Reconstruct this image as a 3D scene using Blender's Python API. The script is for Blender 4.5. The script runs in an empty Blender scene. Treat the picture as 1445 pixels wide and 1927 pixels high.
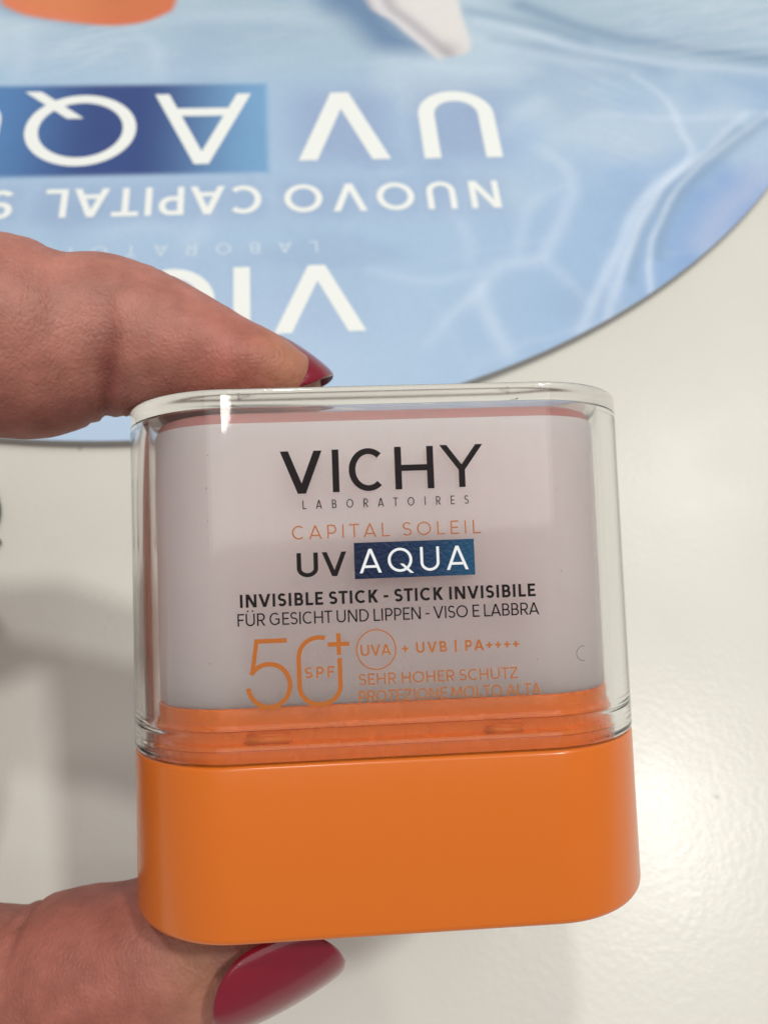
import bpy, bmesh, math, random
import numpy as np
from mathutils import Matrix, Vector, noise as mnoise

random.seed(4)
rng = np.random.default_rng(7)
SC = bpy.context.scene
C = SC.collection
MM = 0.001

# ----------------------------------------------------------------------------- camera
# axes of the camera in world coordinates (the phone looks steeply down on the counter)
RW = np.array([[0.99549, 0.05309, -0.07861], [-0.08271, 0.89148, -0.44544], [0.04643, 0.44993, 0.89185]])
CAM_H = 146.0                                   # mm above the counter
F_PX, CX, CY = 1481.5, 722.5, 963.5
cam_data = bpy.data.cameras.new('camera')
cam = bpy.data.objects.new('camera', cam_data); C.objects.link(cam)
cam.matrix_world = Matrix([[*RW[0], 0], [*RW[1], 0], [*RW[2], CAM_H * MM], [0, 0, 0, 1]])
cam_data.sensor_fit = 'VERTICAL'; cam_data.sensor_height = 36.0; cam_data.sensor_width = 27.0
cam_data.lens = 36.0 * F_PX / 1927.0
cam_data.clip_start = 0.004; cam_data.clip_end = 30
cam_data.dof.use_dof = True; cam_data.dof.focus_distance = 0.0755; cam_data.dof.aperture_fstop = 36
SC.camera = cam

def W(p):                                       # hand/product millimetres (origin at the lens) -> world metres
    q = RW @ np.asarray(p, float); q[2] += CAM_H
    return Vector(q * MM)

def on_counter(px, py, z=0.0):                  # point of the counter plane, millimetres
    d = RW @ np.array([(px - CX) / F_PX, -(py - CY) / F_PX, -1.0])
    t = (z - CAM_H) / d[2]
    return (d[0] * t, d[1] * t)

# ----------------------------------------------------------------------------- world + lamps
w = bpy.data.worlds.new('World'); SC.world = w; w.use_nodes = True
bg = w.node_tree.nodes['Background']
bg.inputs['Color'].default_value = (1.0, 0.985, 0.955, 1); bg.inputs['Strength'].default_value = 0.41

def lamp(name, d, dist, size, watts, col):
    l = bpy.data.lights.new(name, 'AREA'); l.shape = 'DISK'; l.size = size; l.energy = watts; l.color = col
    o = bpy.data.objects.new(name, l); C.objects.link(o)
    dv = Vector(RW @ np.array(d)).normalized()
    o.location = W((0, -25, -90)) + dv * dist
    o.rotation_euler = (-dv).to_track_quat('-Z', 'Y').to_euler()
    return o
lamp('ceiling_spot_key', (.541, .654, 1.0), 1.6, .12, 10.5, (1, .97, .91))
lamp('ceiling_spot_far', (.5075, .838, .483), 2.0, .18, 5.0, (1, .97, .90))
lamp('ceiling_spot_back', (-.06, 1.0, 1.0), 1.9, .12, 8.0, (1, .97, .91))
lamp('ceiling_spot_left', (-.155, .285, .995), 1.8, .12, .9, (1, .96, .9))

panel = lamp('ceiling_panel', (.06, .37, 1.0), 2.0, 1.5, 9.0, (1, .985, .96))
panel.data.shape = 'RECTANGLE'; panel.data.size = 2.4; panel.data.size_y = 1.0
SC.view_settings.view_transform = 'Standard'; SC.view_settings.look = 'None'
SC.view_settings.exposure = -0.19; SC.view_settings.gamma = 1.0
try: SC.view_settings.use_curve_mapping = False
except Exception: pass
SC.render.engine = 'CYCLES'
cy = SC.cycles
cy.use_denoising = True; cy.max_bounces = 24; cy.transmission_bounces = 16; cy.transparent_max_bounces = 24
cy.glossy_bounces = 8; cy.diffuse_bounces = 5
cy.sample_clamp_indirect = 4.0; cy.blur_glossy = 0.6; cy.caustics_refractive = True; cy.caustics_reflective = True

# ----------------------------------------------------------------------------- materials
def mat_new(name):
    m = bpy.data.materials.new(name); m.use_nodes = True
    nt = m.node_tree; b = nt.nodes['Principled BSDF']
    return m, nt, b
def N(nt, t, **kw):
    n = nt.nodes.new(t)
    for k, v in kw.items():
        if k.startswith('i_'): n.inputs[k[2:].replace('_', ' ')].default_value = v
        else: setattr(n, k, v)
    return n
def L(nt, a, b): nt.links.new(a, b)
def bump_chain(nt, b, items):                   # items: (height socket, strength, distance)
    prev = None
    for h, s, d in items:
        bp = N(nt, 'ShaderNodeBump'); bp.inputs['Strength'].default_value = s; bp.inputs['Distance'].default_value = d
        L(nt, h, bp.inputs['Height'])
        if prev is not None: L(nt, prev, bp.inputs['Normal'])
        prev = bp.outputs['Normal']
    L(nt, prev, b.inputs['Normal'])
def plain(name, col, rough=.4, **kw):
    m, nt, b = mat_new(name)
    b.inputs['Base Color'].default_value = (*col, 1); b.inputs['Roughness'].default_value = rough
    for k, v in kw.items(): b.inputs[k.replace('_', ' ')].default_value = v
    return m

def counter_material():
    m, nt, b = mat_new('cream_laminate')
    tc = N(nt, 'ShaderNodeTexCoord')
    n1 = N(nt, 'ShaderNodeTexNoise', i_Scale=14.0, i_Detail=4.0); L(nt, tc.outputs['Object'], n1.inputs['Vector'])
    r1 = N(nt, 'ShaderNodeValToRGB'); r1.color_ramp.elements[0].position = .3; r1.color_ramp.elements[1].position = .75
    r1.color_ramp.elements[0].color = (.63, .62, .565, 1); r1.color_ramp.elements[1].color = (.68, .675, .63, 1)
    L(nt, n1.outputs['Fac'], r1.inputs['Fac'])
    # scattered specks of dirt
    v = N(nt, 'ShaderNodeTexVoronoi', i_Scale=85.0); L(nt, tc.outputs['Object'], v.inputs['Vector'])
    lt = N(nt, 'ShaderNodeMath', operation='LESS_THAN'); lt.inputs[1].default_value = .045; L(nt, v.outputs['Distance'], lt.inputs[0])
    sep = N(nt, 'ShaderNodeSeparateColor'); L(nt, v.outputs['Color'], sep.inputs['Color'])
    gt = N(nt, 'ShaderNodeMath', operation='GREATER_THAN'); gt.inputs[1].default_value = .72; L(nt, sep.outputs['Red'], gt.inputs[0])
    mu = N(nt, 'ShaderNodeMath', operation='MULTIPLY'); L(nt, lt.outputs[0], mu.inputs[0]); L(nt, gt.outputs[0], mu.inputs[1])
    mu2 = N(nt, 'ShaderNodeMath', operation='MULTIPLY'); mu2.inputs[1].default_value = .45; L(nt, mu.outputs[0], mu2.inputs[0])
    mix = N(nt, 'ShaderNodeMixRGB'); mix.inputs['Color2'].default_value = (.22, .2, .17, 1)
    L(nt, mu2.outputs[0], mix.inputs['Fac']); L(nt, r1.outputs['Color'], mix.inputs['Color1'])
    L(nt, mix.outputs['Color'], b.inputs['Base Color'])
    n2 = N(nt, 'ShaderNodeTexNoise', i_Scale=40.0, i_Detail=5.0); L(nt, tc.outputs['Object'], n2.inputs['Vector'])
    mr = N(nt, 'ShaderNodeMapRange'); mr.inputs['To Min'].default_value = .20; mr.inputs['To Max'].default_value = .38; b.inputs['Specular IOR Level'].default_value = .37
    L(nt, n2.outputs['Fac'], mr.inputs['Value']); L(nt, mr.outputs['Result'], b.inputs['Roughness'])
    n3 = N(nt, 'ShaderNodeTexNoise', i_Scale=800.0, i_Detail=4.0); L(nt, tc.outputs['Object'], n3.inputs['Vector'])
    n4 = N(nt, 'ShaderNodeTexNoise', i_Scale=60.0, i_Detail=2.0); L(nt, tc.outputs['Object'], n4.inputs['Vector'])
    bump_chain(nt, b, [(n4.outputs['Fac'], .16, .0004), (n3.outputs['Fac'], .42, .0001)])
    return m

def print_material():
    m, nt, b = mat_new('printed_paper')
    at = N(nt, 'ShaderNodeAttribute', attribute_name='ink'); L(nt, at.outputs['Color'], b.inputs['Base Color'])
    b.inputs['Roughness'].default_value = .42
    b.inputs['Specular IOR Level'].default_value = .35
    return m

def skin_material():
    m, nt, b = mat_new('skin')
    tc = N(nt, 'ShaderNodeTexCoord')
    at = N(nt, 'ShaderNodeAttribute', attribute_name='tone')
    n1 = N(nt, 'ShaderNodeTexNoise', i_Scale=260.0, i_Detail=5.0, i_Roughness=.6); L(nt, tc.outputs['Object'], n1.inputs['Vector'])
    r = N(nt, 'ShaderNodeValToRGB'); r.color_ramp.elements[0].position = .3; r.color_ramp.elements[1].position = .72
    r.color_ramp.elements[0].color = (.54, .43, .405, 1); r.color_ramp.elements[1].color = (.80, .68, .655, 1)
    L(nt, n1.outputs['Fac'], r.inputs['Fac'])
    mx = N(nt, 'ShaderNodeMixRGB', blend_type='MULTIPLY'); mx.inputs['Fac'].default_value = 1
    L(nt, at.outputs['Color'], mx.inputs['Color1']); L(nt, r.outputs['Color'], mx.inputs['Color2'])
    L(nt, mx.outputs['Color'], b.inputs['Base Color'])
    b.inputs['Roughness'].default_value = .5
    b.inputs['Specular IOR Level'].default_value = .38
    b.inputs['Subsurface Weight'].default_value = .35
    b.inputs['Subsurface Radius'].default_value = (1.0, .35, .2)
    b.inputs['Subsurface Scale'].default_value = .0022
    # fine skin relief: cross-hatched cells, furrows across the finger, pores
    mp = N(nt, 'ShaderNodeMapping'); mp.inputs['Scale'].default_value = (1.0, .85, .85); L(nt, tc.outputs['Object'], mp.inputs['Vector'])
    nd = N(nt, 'ShaderNodeTexNoise', i_Scale=400.0, i_Detail=2.0); L(nt, tc.outputs['Object'], nd.inputs['Vector'])
    v = N(nt, 'ShaderNodeTexVoronoi', i_Scale=1900.0, feature='DISTANCE_TO_EDGE'); L(nt, mp.outputs['Vector'], v.inputs['Vector'])
    wv = N(nt, 'ShaderNodeTexWave', i_Scale=620.0, i_Distortion=9.0, i_Detail=3.0); wv.bands_direction = 'X'
    wv.inputs['Detail Scale'].default_value = 1.6
    L(nt, tc.outputs['Object'], wv.inputs['Vector'])
    n2 = N(nt, 'ShaderNodeTexNoise', i_Scale=1500.0, i_Detail=4.0); L(nt, tc.outputs['Object'], n2.inputs['Vector'])
    bump_chain(nt, b, [(wv.outputs['Fac'], .10, .00012), (v.outputs['Distance'], .4, .0002), (n2.outputs['Fac'], .42, .0002)])
    return m

def orange_material(name, rough, col=(.70, .17, .012)):
    m, nt, b = mat_new(name)
    tc = N(nt, 'ShaderNodeTexCoord')
    mp = N(nt, 'ShaderNodeMapping'); mp.inputs['Scale'].default_value = (1, .12, 1); L(nt, tc.outputs['Object'], mp.inputs['Vector'])
    n1 = N(nt, 'ShaderNodeTexNoise', i_Scale=420.0, i_Detail=4.0); L(nt, mp.outputs['Vector'], n1.inputs['Vector'])
    mr = N(nt, 'ShaderNodeMapRange'); mr.inputs['To Min'].default_value = rough - .03; mr.inputs['To Max'].default_value = rough + .05
    L(nt, n1.outputs['Fac'], mr.inputs['Value']); L(nt, mr.outputs['Result'], b.inputs['Roughness'])
    b.inputs['Base Color'].default_value = (*col, 1)
    b.inputs['Subsurface Weight'].default_value = .12
    b.inputs['Subsurface Radius'].default_value = (1, .35, .1); b.inputs['Subsurface Scale'].default_value = .001
    n2 = N(nt, 'ShaderNodeTexNoise', i_Scale=2600.0, i_Detail=2.0); L(nt, tc.outputs['Object'], n2.inputs['Vector'])
    bump_chain(nt, b, [(n2.outputs['Fac'], .10, .00005)])
    return m

def balm_material():
    m, nt, b = mat_new('pink_white_balm')
    tc = N(nt, 'ShaderNodeTexCoord')
    mp = N(nt, 'ShaderNodeMapping'); mp.inputs['Scale'].default_value = (1, .05, 1); L(nt, tc.outputs['Object'], mp.inputs['Vector'])
    n1 = N(nt, 'ShaderNodeTexNoise', i_Scale=900.0, i_Detail=3.0); L(nt, mp.outputs['Vector'], n1.inputs['Vector'])
    r = N(nt, 'ShaderNodeValToRGB')
    r.color_ramp.elements[0].color = (.975, .76, .76, 1); r.color_ramp.elements[1].color = (.985, .80, .80, 1)
    L(nt, n1.outputs['Fac'], r.inputs['Fac']); L(nt, r.outputs['Color'], b.inputs['Base Color'])
    b.inputs['Roughness'].default_value = .42
    b.inputs['Subsurface Weight'].default_value = 1.0
    b.inputs['Subsurface Radius'].default_value = (1, 1, 1); b.inputs['Subsurface Scale'].default_value = .010
    n2 = N(nt, 'ShaderNodeTexNoise', i_Scale=3200.0, i_Detail=2.0); L(nt, tc.outputs['Object'], n2.inputs['Vector'])
    bump_chain(nt, b, [(n2.outputs['Fac'], .25, .00012)])
    return m

def clear_material():                           # moulded clear plastic: the thick, curved parts bend light
    m = bpy.data.materials.new('clear_plastic'); m.use_nodes = True; nt = m.node_tree
    nt.nodes.remove(nt.nodes['Principled BSDF'])
    g = N(nt, 'ShaderNodeBsdfGlass'); g.inputs['IOR'].default_value = 1.49; g.inputs['Roughness'].default_value = 0.045
    g.inputs['Color'].default_value = (.985, .985, .98, 1)
    L(nt, g.outputs[0], nt.nodes['Material Output'].inputs['Surface'])
    return m
def clear_flat_material():                      # the flat parallel walls only shift light: see-through plus a Fresnel sheen
    m = bpy.data.materials.new('clear_plastic_flat_wall'); m.use_nodes = True; nt = m.node_tree
    nt.nodes.remove(nt.nodes['Principled BSDF'])
    t = N(nt, 'ShaderNodeBsdfTransparent'); t.inputs['Color'].default_value = (.985, .985, .98, 1)
    g = N(nt, 'ShaderNodeBsdfGlossy'); g.inputs['Roughness'].default_value = .09
    tc = N(nt, 'ShaderNodeTexCoord')
    n2 = N(nt, 'ShaderNodeTexNoise', i_Scale=2400.0, i_Detail=3.0); L(nt, tc.outputs['Object'], n2.inputs['Vector'])
    bp = N(nt, 'ShaderNodeBump'); bp.inputs['Strength'].default_value = .22; bp.inputs['Distance'].default_value = .0001
    L(nt, n2.outputs['Fac'], bp.inputs['Height']); L(nt, bp.outputs['Normal'], g.inputs['Normal'])
    ge = N(nt, 'ShaderNodeNewGeometry')
    lw = N(nt, 'ShaderNodeFresnel'); lw.inputs['IOR'].default_value = 1.49
    mx = N(nt, 'ShaderNodeMixShader')
    fl = N(nt, 'ShaderNodeMath', operation='MINIMUM'); fl.inputs[1].default_value = .6; L(nt, lw.outputs[0], fl.inputs[0])
    bf = N(nt, 'ShaderNodeMath', operation='MULTIPLY')     # the inner face meets light from the plastic side: keep the same few percent
    su = N(nt, 'ShaderNodeMath', operation='SUBTRACT'); su.inputs[0].default_value = 1.0; L(nt, ge.outputs['Backfacing'], su.inputs[1])
    L(nt, fl.outputs[0], bf.inputs[0]); L(nt, su.outputs[0], bf.inputs[1])
    ad = N(nt, 'ShaderNodeMath', operation='MULTIPLY_ADD'); ad.inputs[1].default_value = .04
    L(nt, ge.outputs['Backfacing'], ad.inputs[0]); L(nt, bf.outputs[0], ad.inputs[2])
    L(nt, ad.outputs[0], mx.inputs[0]); L(nt, t.outputs[0], mx.inputs[1]); L(nt, g.outputs[0], mx.inputs[2])
    L(nt, mx.outputs[0], nt.nodes['Material Output'].inputs['Surface'])
    return m

def polish_material():
    m, nt, b = mat_new('crimson_nail_polish')
    b.inputs['Base Color'].default_value = (.20, .004, .020, 1); b.inputs['Roughness'].default_value = .22
    b.inputs['Coat Weight'].default_value = .55; b.inputs['Specular IOR Level'].default_value = .3; b.inputs['Coat Roughness'].default_value = .05
    tc = N(nt, 'ShaderNodeTexCoord')
    n1 = N(nt, 'ShaderNodeTexNoise', i_Scale=350.0, i_Detail=3.0); L(nt, tc.outputs['Object'], n1.inputs['Vector'])
    bump_chain(nt, b, [(n1.outputs['Fac'], .22, .0004)])
    return m

def navy_material():
    m, nt, b = mat_new('navy_to_teal_ink')
    at = N(nt, 'ShaderNodeAttribute', attribute_name='ink'); L(nt, at.outputs['Color'], b.inputs['Base Color'])
    b.inputs['Roughness'].default_value = .38; b.inputs['Specular IOR Level'].default_value = .2
    tc = N(nt, 'ShaderNodeTexCoord')
    n2 = N(nt, 'ShaderNodeTexNoise', i_Scale=2600.0, i_Detail=2.0); L(nt, tc.outputs['Object'], n2.inputs['Vector'])
    bump_chain(nt, b, [(n2.outputs['Fac'], .5, .0002)])
    return m

def calm(m):
    for n in m.node_tree.nodes:
        if n.type == 'MAPPING': n.inputs['Scale'].default_value = (1, 1, 1)
    return m
M = dict(balmtop=plain('red_finger_reflection_rim', (.62, .29, .27), .4, Subsurface_Weight=.5, Subsurface_Scale=.004),  # balm shoulder: the finger's red reflection is painted into its colour
         counter=counter_material(), ink=print_material(), skin=skin_material(),
         base=orange_material('orange_plastic', .22, (.66, .150, .011)), collar=calm(orange_material('orange_plastic_inner', .26, (.95, .20, .010))),
         balm=balm_material(), clear=clear_material(), flat=clear_flat_material(), polish=polish_material(), navy=navy_material(),
         black=plain('black_ink', (.014, .009, .010), .5, Specular_IOR_Level=.12), bronze=plain('copper_orange_ink', (.44, .13, .022), .45, Specular_IOR_Level=.2),
         white=plain('white_ink', (.80, .82, .86), .45), matwhite=plain('white_print', (.83, .86, .84), .45),
         matfaint=plain('pale_print', (.60, .70, .80), .45),
         edge=plain('grey_board_edge', (.36, .36, .36), .6), cord=plain('black_rubber', (.012, .012, .013), .4),
         hair=plain('dark_lint', (.03, .025, .02), .6))

# ----------------------------------------------------------------------------- object helpers
def mesh_obj(name, verts, faces, mats, parent=None, smooth=True, fmat=None, sharp=None):
    me = bpy.data.meshes.new(name)
    me.from_pydata([tuple(v) for v in verts], [], [tuple(f) for f in faces]); me.update()
    if not isinstance(mats, (list, tuple)): mats = [mats]
    for m in mats: me.materials.append(m)
    if fmat is not None: me.polygons.foreach_set('material_index', np.asarray(fmat, dtype=np.int32))
    me.polygons.foreach_set('use_smooth', [smooth] * len(me.polygons))
    if sharp is not None: me.set_sharp_from_angle(angle=math.radians(sharp))
    o = bpy.data.objects.new(name, me); C.objects.link(o)
    if parent is not None: o.parent = parent
    return o
def tag(o, label, cat, group=None):
    o['label'] = label; o['category'] = cat
    if group: o['group'] = group
    return o
def set_ink(o, cols, name='ink'):
    a = o.data.color_attributes.new(name, 'FLOAT_COLOR', 'POINT')
    c = np.ones((len(cols), 4), dtype=np.float32); c[:, :3] = cols
    a.data.foreach_set('color', c.ravel())

# ----------------------------------------------------------------------------- lettering (own stroke alphabet)
def rect(x0, y0, x1, y1): return [[(x0, y0), (x1, y0), (x1, y1), (x0, y1)]]
def diag(xb, yb, xt, yt, wh): return [[(xb - wh / 2, yb), (xb + wh / 2, yb), (xt + wh / 2, yt), (xt - wh / 2, yt)]]
def arc(cx, cy, rx, ry, a0, a1, w, w2=None, n=None):
    w2 = w if w2 is None else w2
    n = n or max(6, int(abs(a1 - a0) / 7))
    out = []; prev = None
    for i in range(n + 1):
        a = math.radians(a0 + (a1 - a0) * i / n); c, s = math.cos(a), math.sin(a)
        cur = ((cx + (rx + w2 / 2) * c, cy + (ry + w / 2) * s), (cx + (rx - w2 / 2) * c, cy + (ry - w / 2) * s))
        if prev: out.append([prev[0], cur[0], cur[1], prev[1]])
        prev = cur
    return [('strip', out)]
def glyph(ch, k, w):
    """polygons of a capital of height 1, stroke w, x-scale k; returns (width, polygons, left bearing, right bearing)"""
    h = w * .92                                  # horizontals a little thinner
    B = {'A': .90, 'B': .66, 'C': .86, 'D': .80, 'E': .60, 'F': .58, 'G': .92, 'H': .76, 'I': 0, 'K': .74, 'L': .56, 'M': .92,
         'N': .80, 'O': 1.0, 'P': .64, 'Q': 1.0, 'R': .70, 'S': .64, 'T': .68, 'U': .78, 'V': .90, 'Y': .82, 'Z': .68,
         '-': .36, '+': .58, '|': 0, ' ': .28, 'Ü': .78}
    W = B[ch] * k
    if ch in 'I|': W = w
    s, r_, d_ = .10, .055, .012
    P = []
    if ch in 'OQ':
        P += arc(W / 2, .5, (W - w) / 2, (1 - h) / 2, 0, 360, h, w, 48)
        if ch == 'Q': P += diag(W * .98, -.06, W * .56, .34, w * 1.25)
        return W, P, r_, r_
    if ch == 'C': return W, arc(W * .54, .5, W * .54 - w / 2, (1 - h) / 2, 48, 312, h, w, 34), r_, .03
    if ch == 'G':
        P += arc(W * .5, .5, W * .5 - w / 2, (1 - h) / 2, 48, 318, h, w, 34)
        P += rect(W * .54, .43, W * .93, .43 + h) + rect(W * .93 - w, .12, W * .93, .43)
        return W, P, r_, .07
    if ch == 'S':
        ry = (1 - h) / 4; rx = (W - w) / 2
        P += arc(W / 2, 1 - h / 2 - ry, rx * .93, ry, 28, 270, h, w, 24)
        P += arc(W / 2, h / 2 + ry, rx, ry, 90, -152, h, w, 24)
        return W, P, .045, .045
    if ch in 'AV':
        wh = w * 1.10; c = W / 2
        P += diag(wh / 2, 0, c, 1, wh) + diag(W - wh / 2, 0, c, 1, wh)
        if ch == 'A':
            y = .21; f = lambda yy: wh / 2 + (c - wh / 2) * yy
            P += rect(f(y + h / 2), y, W - f(y + h / 2), y + h)
        else: P = [[(x, 1 - yy) for x, yy in p] for p in P]
        return W, P, d_, d_
    if ch == 'Y':
        wh = w * 1.12; c = W / 2
        P += diag(c, .42, wh / 2, 1, wh) + diag(c, .42, W - wh / 2, 1, wh) + rect(c - w / 2, 0, c + w / 2, .44)
        return W, P, d_, d_
    if ch == 'T': return W, rect(0, 1 - h, W, 1) + rect(W / 2 - w / 2, 0, W / 2 + w / 2, 1 - h), .02, .02
    if ch == 'Z': return W, rect(0, 1 - h, W, 1) + rect(0, 0, W, h) + diag(w * .62, h, W - w * .62, 1 - h, w * 1.25), .04, .04
    if ch in 'I|': return W, rect(0, -.08 if ch == '|' else 0, w, 1.05 if ch == '|' else 1), s, s
    if ch == '-': return W, rect(0, .36, W, .36 + h), .05, .05
    if ch == '+': return W, rect(0, .44 - h / 2, W, .44 + h / 2) + rect(W / 2 - w / 2, .44 - W / 2, W / 2 + w / 2, .44 - h / 2) + rect(W / 2 - w / 2, .44 + h / 2, W / 2 + w / 2, .44 + W / 2), .05, .05
    if ch == ' ': return W, [], 0, 0
    if ch in 'UÜ':
        ry = .36
        P += rect(0, ry, w, 1) + rect(W - w, ry, W, 1) + arc(W / 2, ry, (W - w) / 2, ry - h / 2, 180, 360, h, w, 24)
        if ch == 'Ü': P += rect(W * .5 - .19 - w / 2, 1.13, W * .5 - .19 + w / 2, 1.13 + w) + rect(W * .5 + .19 - w / 2, 1.13, W * .5 + .19 + w / 2, 1.13 + w)
        return W, P, .085, .085
    P += rect(0, 0, w, 1)                        # all the rest start with a stem
    if ch == 'L': return W, P + rect(w, 0, W, h), s, .02
    if ch in 'EF':
        P += rect(w, 1 - h, W * (.96 if ch == 'E' else 1), 1) + rect(w, .5 - h / 2, W * .88, .5 + h / 2)
        if ch == 'E': P += rect(w, 0, W, h)
        return W, P, s, .03
    if ch == 'H': return W, P + rect(W - w, 0, W, 1) + rect(w, .5 - h / 2, W - w, .5 + h / 2), s, s
    if ch == 'N': return W, P + rect(W - w, 0, W, 1) + diag(W - w * .6, 0, w * .6, 1, w * 1.2), s, s
    if ch == 'M': return W, P + rect(W - w, 0, W, 1) + diag(W / 2, .22, w * .6, 1, w * 1.2) + diag(W / 2, .22, W - w * .6, 1, w * 1.2), s, s
    if ch == 'K': return W, P + diag(w * .7, .36, W - w * .7, 1, w * 1.35) + diag(W - w * .65, 0, W * .38, .58, w * 1.25), s, .01
    if ch == 'D':
        r = min(.5, W * .62)
        P += rect(w, 1 - h, W - r, 1) + rect(w, 0, W - r, h) + arc(W - r, .5, r - w / 2, (1 - h) / 2, -90, 90, h, w, 24)
        return W, P, s, r_
    if ch in 'PR':
        yb = .38 if ch == 'R' else .34; ry = (1 - yb) / 2; r = min(.30, W * .55); X = W if ch == 'P' else W * .96
        P += rect(w, 1 - h, X - r, 1) + rect(w, yb, X - r, yb + h) + arc(X - r, yb + ry, r - w / 2, ry - h / 2, -90, 90, h, w, 18)
        if ch == 'R': P += diag(W - w * .6, 0, W * .52, yb, w * 1.2)
        return W, P, s, .035
    if ch == 'B':
        for y0, y1, X in ((0, .5 + h / 2, W), (.5 - h / 2, 1, W * .93)):
            ry = (y1 - y0) / 2; r = min(.27, W * .5)
            P += rect(w, y1 - h, X - r, y1) + (rect(w, y0, X - r, y0 + h) if y0 == 0 else []) + arc(X - r, y0 + ry, r - w / 2, ry - h / 2, -90, 90, h, w, 16)
        return W, P, s, .045
    raise ValueError(ch)

class Ink:
    """collects flat letter polygons (mm) on the plane z; every stroke sits a hair above the one before so none are coplanar"""
    def __init__(self, z, step=.0012): self.v = []; self.f = []; self.z = z; self.i = 0; self.step = step; self.boxes = []
    def poly(self, pts):
        z = self.z + self.step * (self.i % 14); self.i += 1; n = len(self.v)
        A = sum(pts[i][0] * pts[(i + 1) % len(pts)][1] - pts[(i + 1) % len(pts)][0] * pts[i][1] for i in range(len(pts)))
        if A < 0: pts = pts[::-1]
        self.v += [(x, y, z) for x, y in pts]; self.f.append(list(range(n, n + len(pts))))
    def polys(self, P, fn):
        for p in P:
            if isinstance(p, tuple):
                self.i += 1; k = self.i
                for q in p[1]:
                    self.i = k; self.poly([fn(*t) for t in q])
            else: self.poly([fn(*t) for t in p])
    def text(self, s, x0, x1, y0, h, wt, k=1.0, flip=False, slope=0.0):
        g = [glyph(c, k, wt) for c in s]
        bear = [0.0] + [g[i][3] + g[i + 1][2] for i in range(len(g) - 1)]
        total = sum(a[0] for a in g)
        room = abs(x1 - x0) / h - total
        sb = sum(bear)
        track = (room - sb * k) / max(1, len(g) - 1)
        x = 0.0
        for i, (Wd, P, lb, rb) in enumerate(g):
            if i: x += bear[i] * k + track
            if flip: fn = lambda a, b, X=x: (x0 - (X + a) * h, y0 - b * h)
            else: fn = lambda a, b, X=x: (x0 + (X + a) * h, y0 + b * h)
            self.polys(P, fn)
            if s[i] != ' ':
                c = fn(Wd / 2, .5); self.boxes.append((c[0], c[1], Wd * h / 2, h / 2))
            x += Wd
    def obj(self, name, m, parent, smooth=False):
        return mesh_obj(name, np.array(self.v) * MM, self.f, m, parent, smooth)

# ----------------------------------------------------------------------------- counter
def build_counter():
    bm = bmesh.new()
    x0, x1, y0, y1, t = -.95, .95, -.42, .80, .04
    bmesh.ops.create_cube(bm, size=1, matrix=Matrix.Translation(((x0 + x1) / 2, (y0 + y1) / 2, -t / 2)) @ Matrix.Diagonal((x1 - x0, y1 - y0, t, 1)))
    bmesh.ops.bevel(bm, geom=bm.edges[:], offset=.003, segments=3, affect='EDGES')
    me = bpy.data.meshes.new('counter'); bm.to_mesh(me); bm.free(); me.materials.append(M['counter'])
    o = bpy.data.objects.new('counter', me); C.objects.link(o)
    return tag(o, 'glossy cream shop counter under the round blue mat and the hand', 'counter')
build_counter()

# ----------------------------------------------------------------------------- printed round mat
MC, MR, MT = (-35.5, 304.5), 212.9, 2.6
def vnoise(x, y, s, seed=0):
    r = np.random.default_rng(seed); T = r.random((64, 64))
    u = x / s + 1000; v = y / s + 1000
    iu = np.floor(u).astype(int); iv = np.floor(v).astype(int); fu = u - iu; fv = v - iv
    fu = fu * fu * (3 - 2 * fu); fv = fv * fv * (3 - 2 * fv)
    g = lambda a, b: T[a % 64, b % 64]
    return (g(iu, iv) * (1 - fu) + g(iu + 1, iv) * fu) * (1 - fv) + (g(iu, iv + 1) * (1 - fu) + g(iu + 1, iv + 1) * fu) * fv
def fbm(x, y, s, seed=0, o=4):
    t = 0; a = .5
    for i in range(o): t = t + a * vnoise(x, y, s / 2 ** i, seed + i); a *= .5
    return t
def seg_dist(x, y, pts):
    d = np.full(x.shape, 1e9); tt = np.zeros(x.shape); n = len(pts) - 1
    for i in range(n):
        (ax, ay), (bx, by) = pts[i], pts[i + 1]
        L2 = (bx - ax) ** 2 + (by - ay) ** 2 + 1e-9
        t = np.clip(((x - ax) * (bx - ax) + (y - ay) * (by - ay)) / L2, 0, 1)
        e = np.hypot(x - ax - t * (bx - ax), y - ay - t * (by - ay))
        k = e < d; d = np.where(k, e, d); tt = np.where(k, (i + t) / n, tt)
    return d, tt
def smooth_line(px, n=8):
    p = [on_counter(a, b, MT) for a, b in px]; p = [p[0]] + p + [p[-1]]; out = []
    for i in range(1, len(p) - 2):
        for j in range(n):
            t = j / n; a, b, c, d = (np.array(p[i + q]) for q in (-1, 0, 1, 2))
            out.append(tuple(.5 * (2 * b + (c - a) * t + (2 * a - 5 * b + 4 * c - d) * t * t + (3 * b - a - 3 * c + d) * t ** 3)))
    out.append(tuple(p[-2])); return out
def inside(x, y, poly):
    r = np.zeros(x.shape, bool); n = len(poly)
    for i in range(n):
        (ax, ay), (bx, by) = poly[i], poly[(i + 1) % n]
        k = ((ay > y) != (by > y)) & (x < (bx - ax) * (y - ay) / (by - ay + 1e-12) + ax); r ^= k
    return r
def sdist(x, y, poly):
    d, _ = seg_dist(x, y, list(poly) + [poly[0]])
    return np.where(inside(x, y, poly), -d, d)
def lin(r, g, b): return np.array([((c / 255 + .055) / 1.055) ** 2.4 if c > 10 else c / 255 / 12.92 for c in (r, g, b)])

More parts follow.
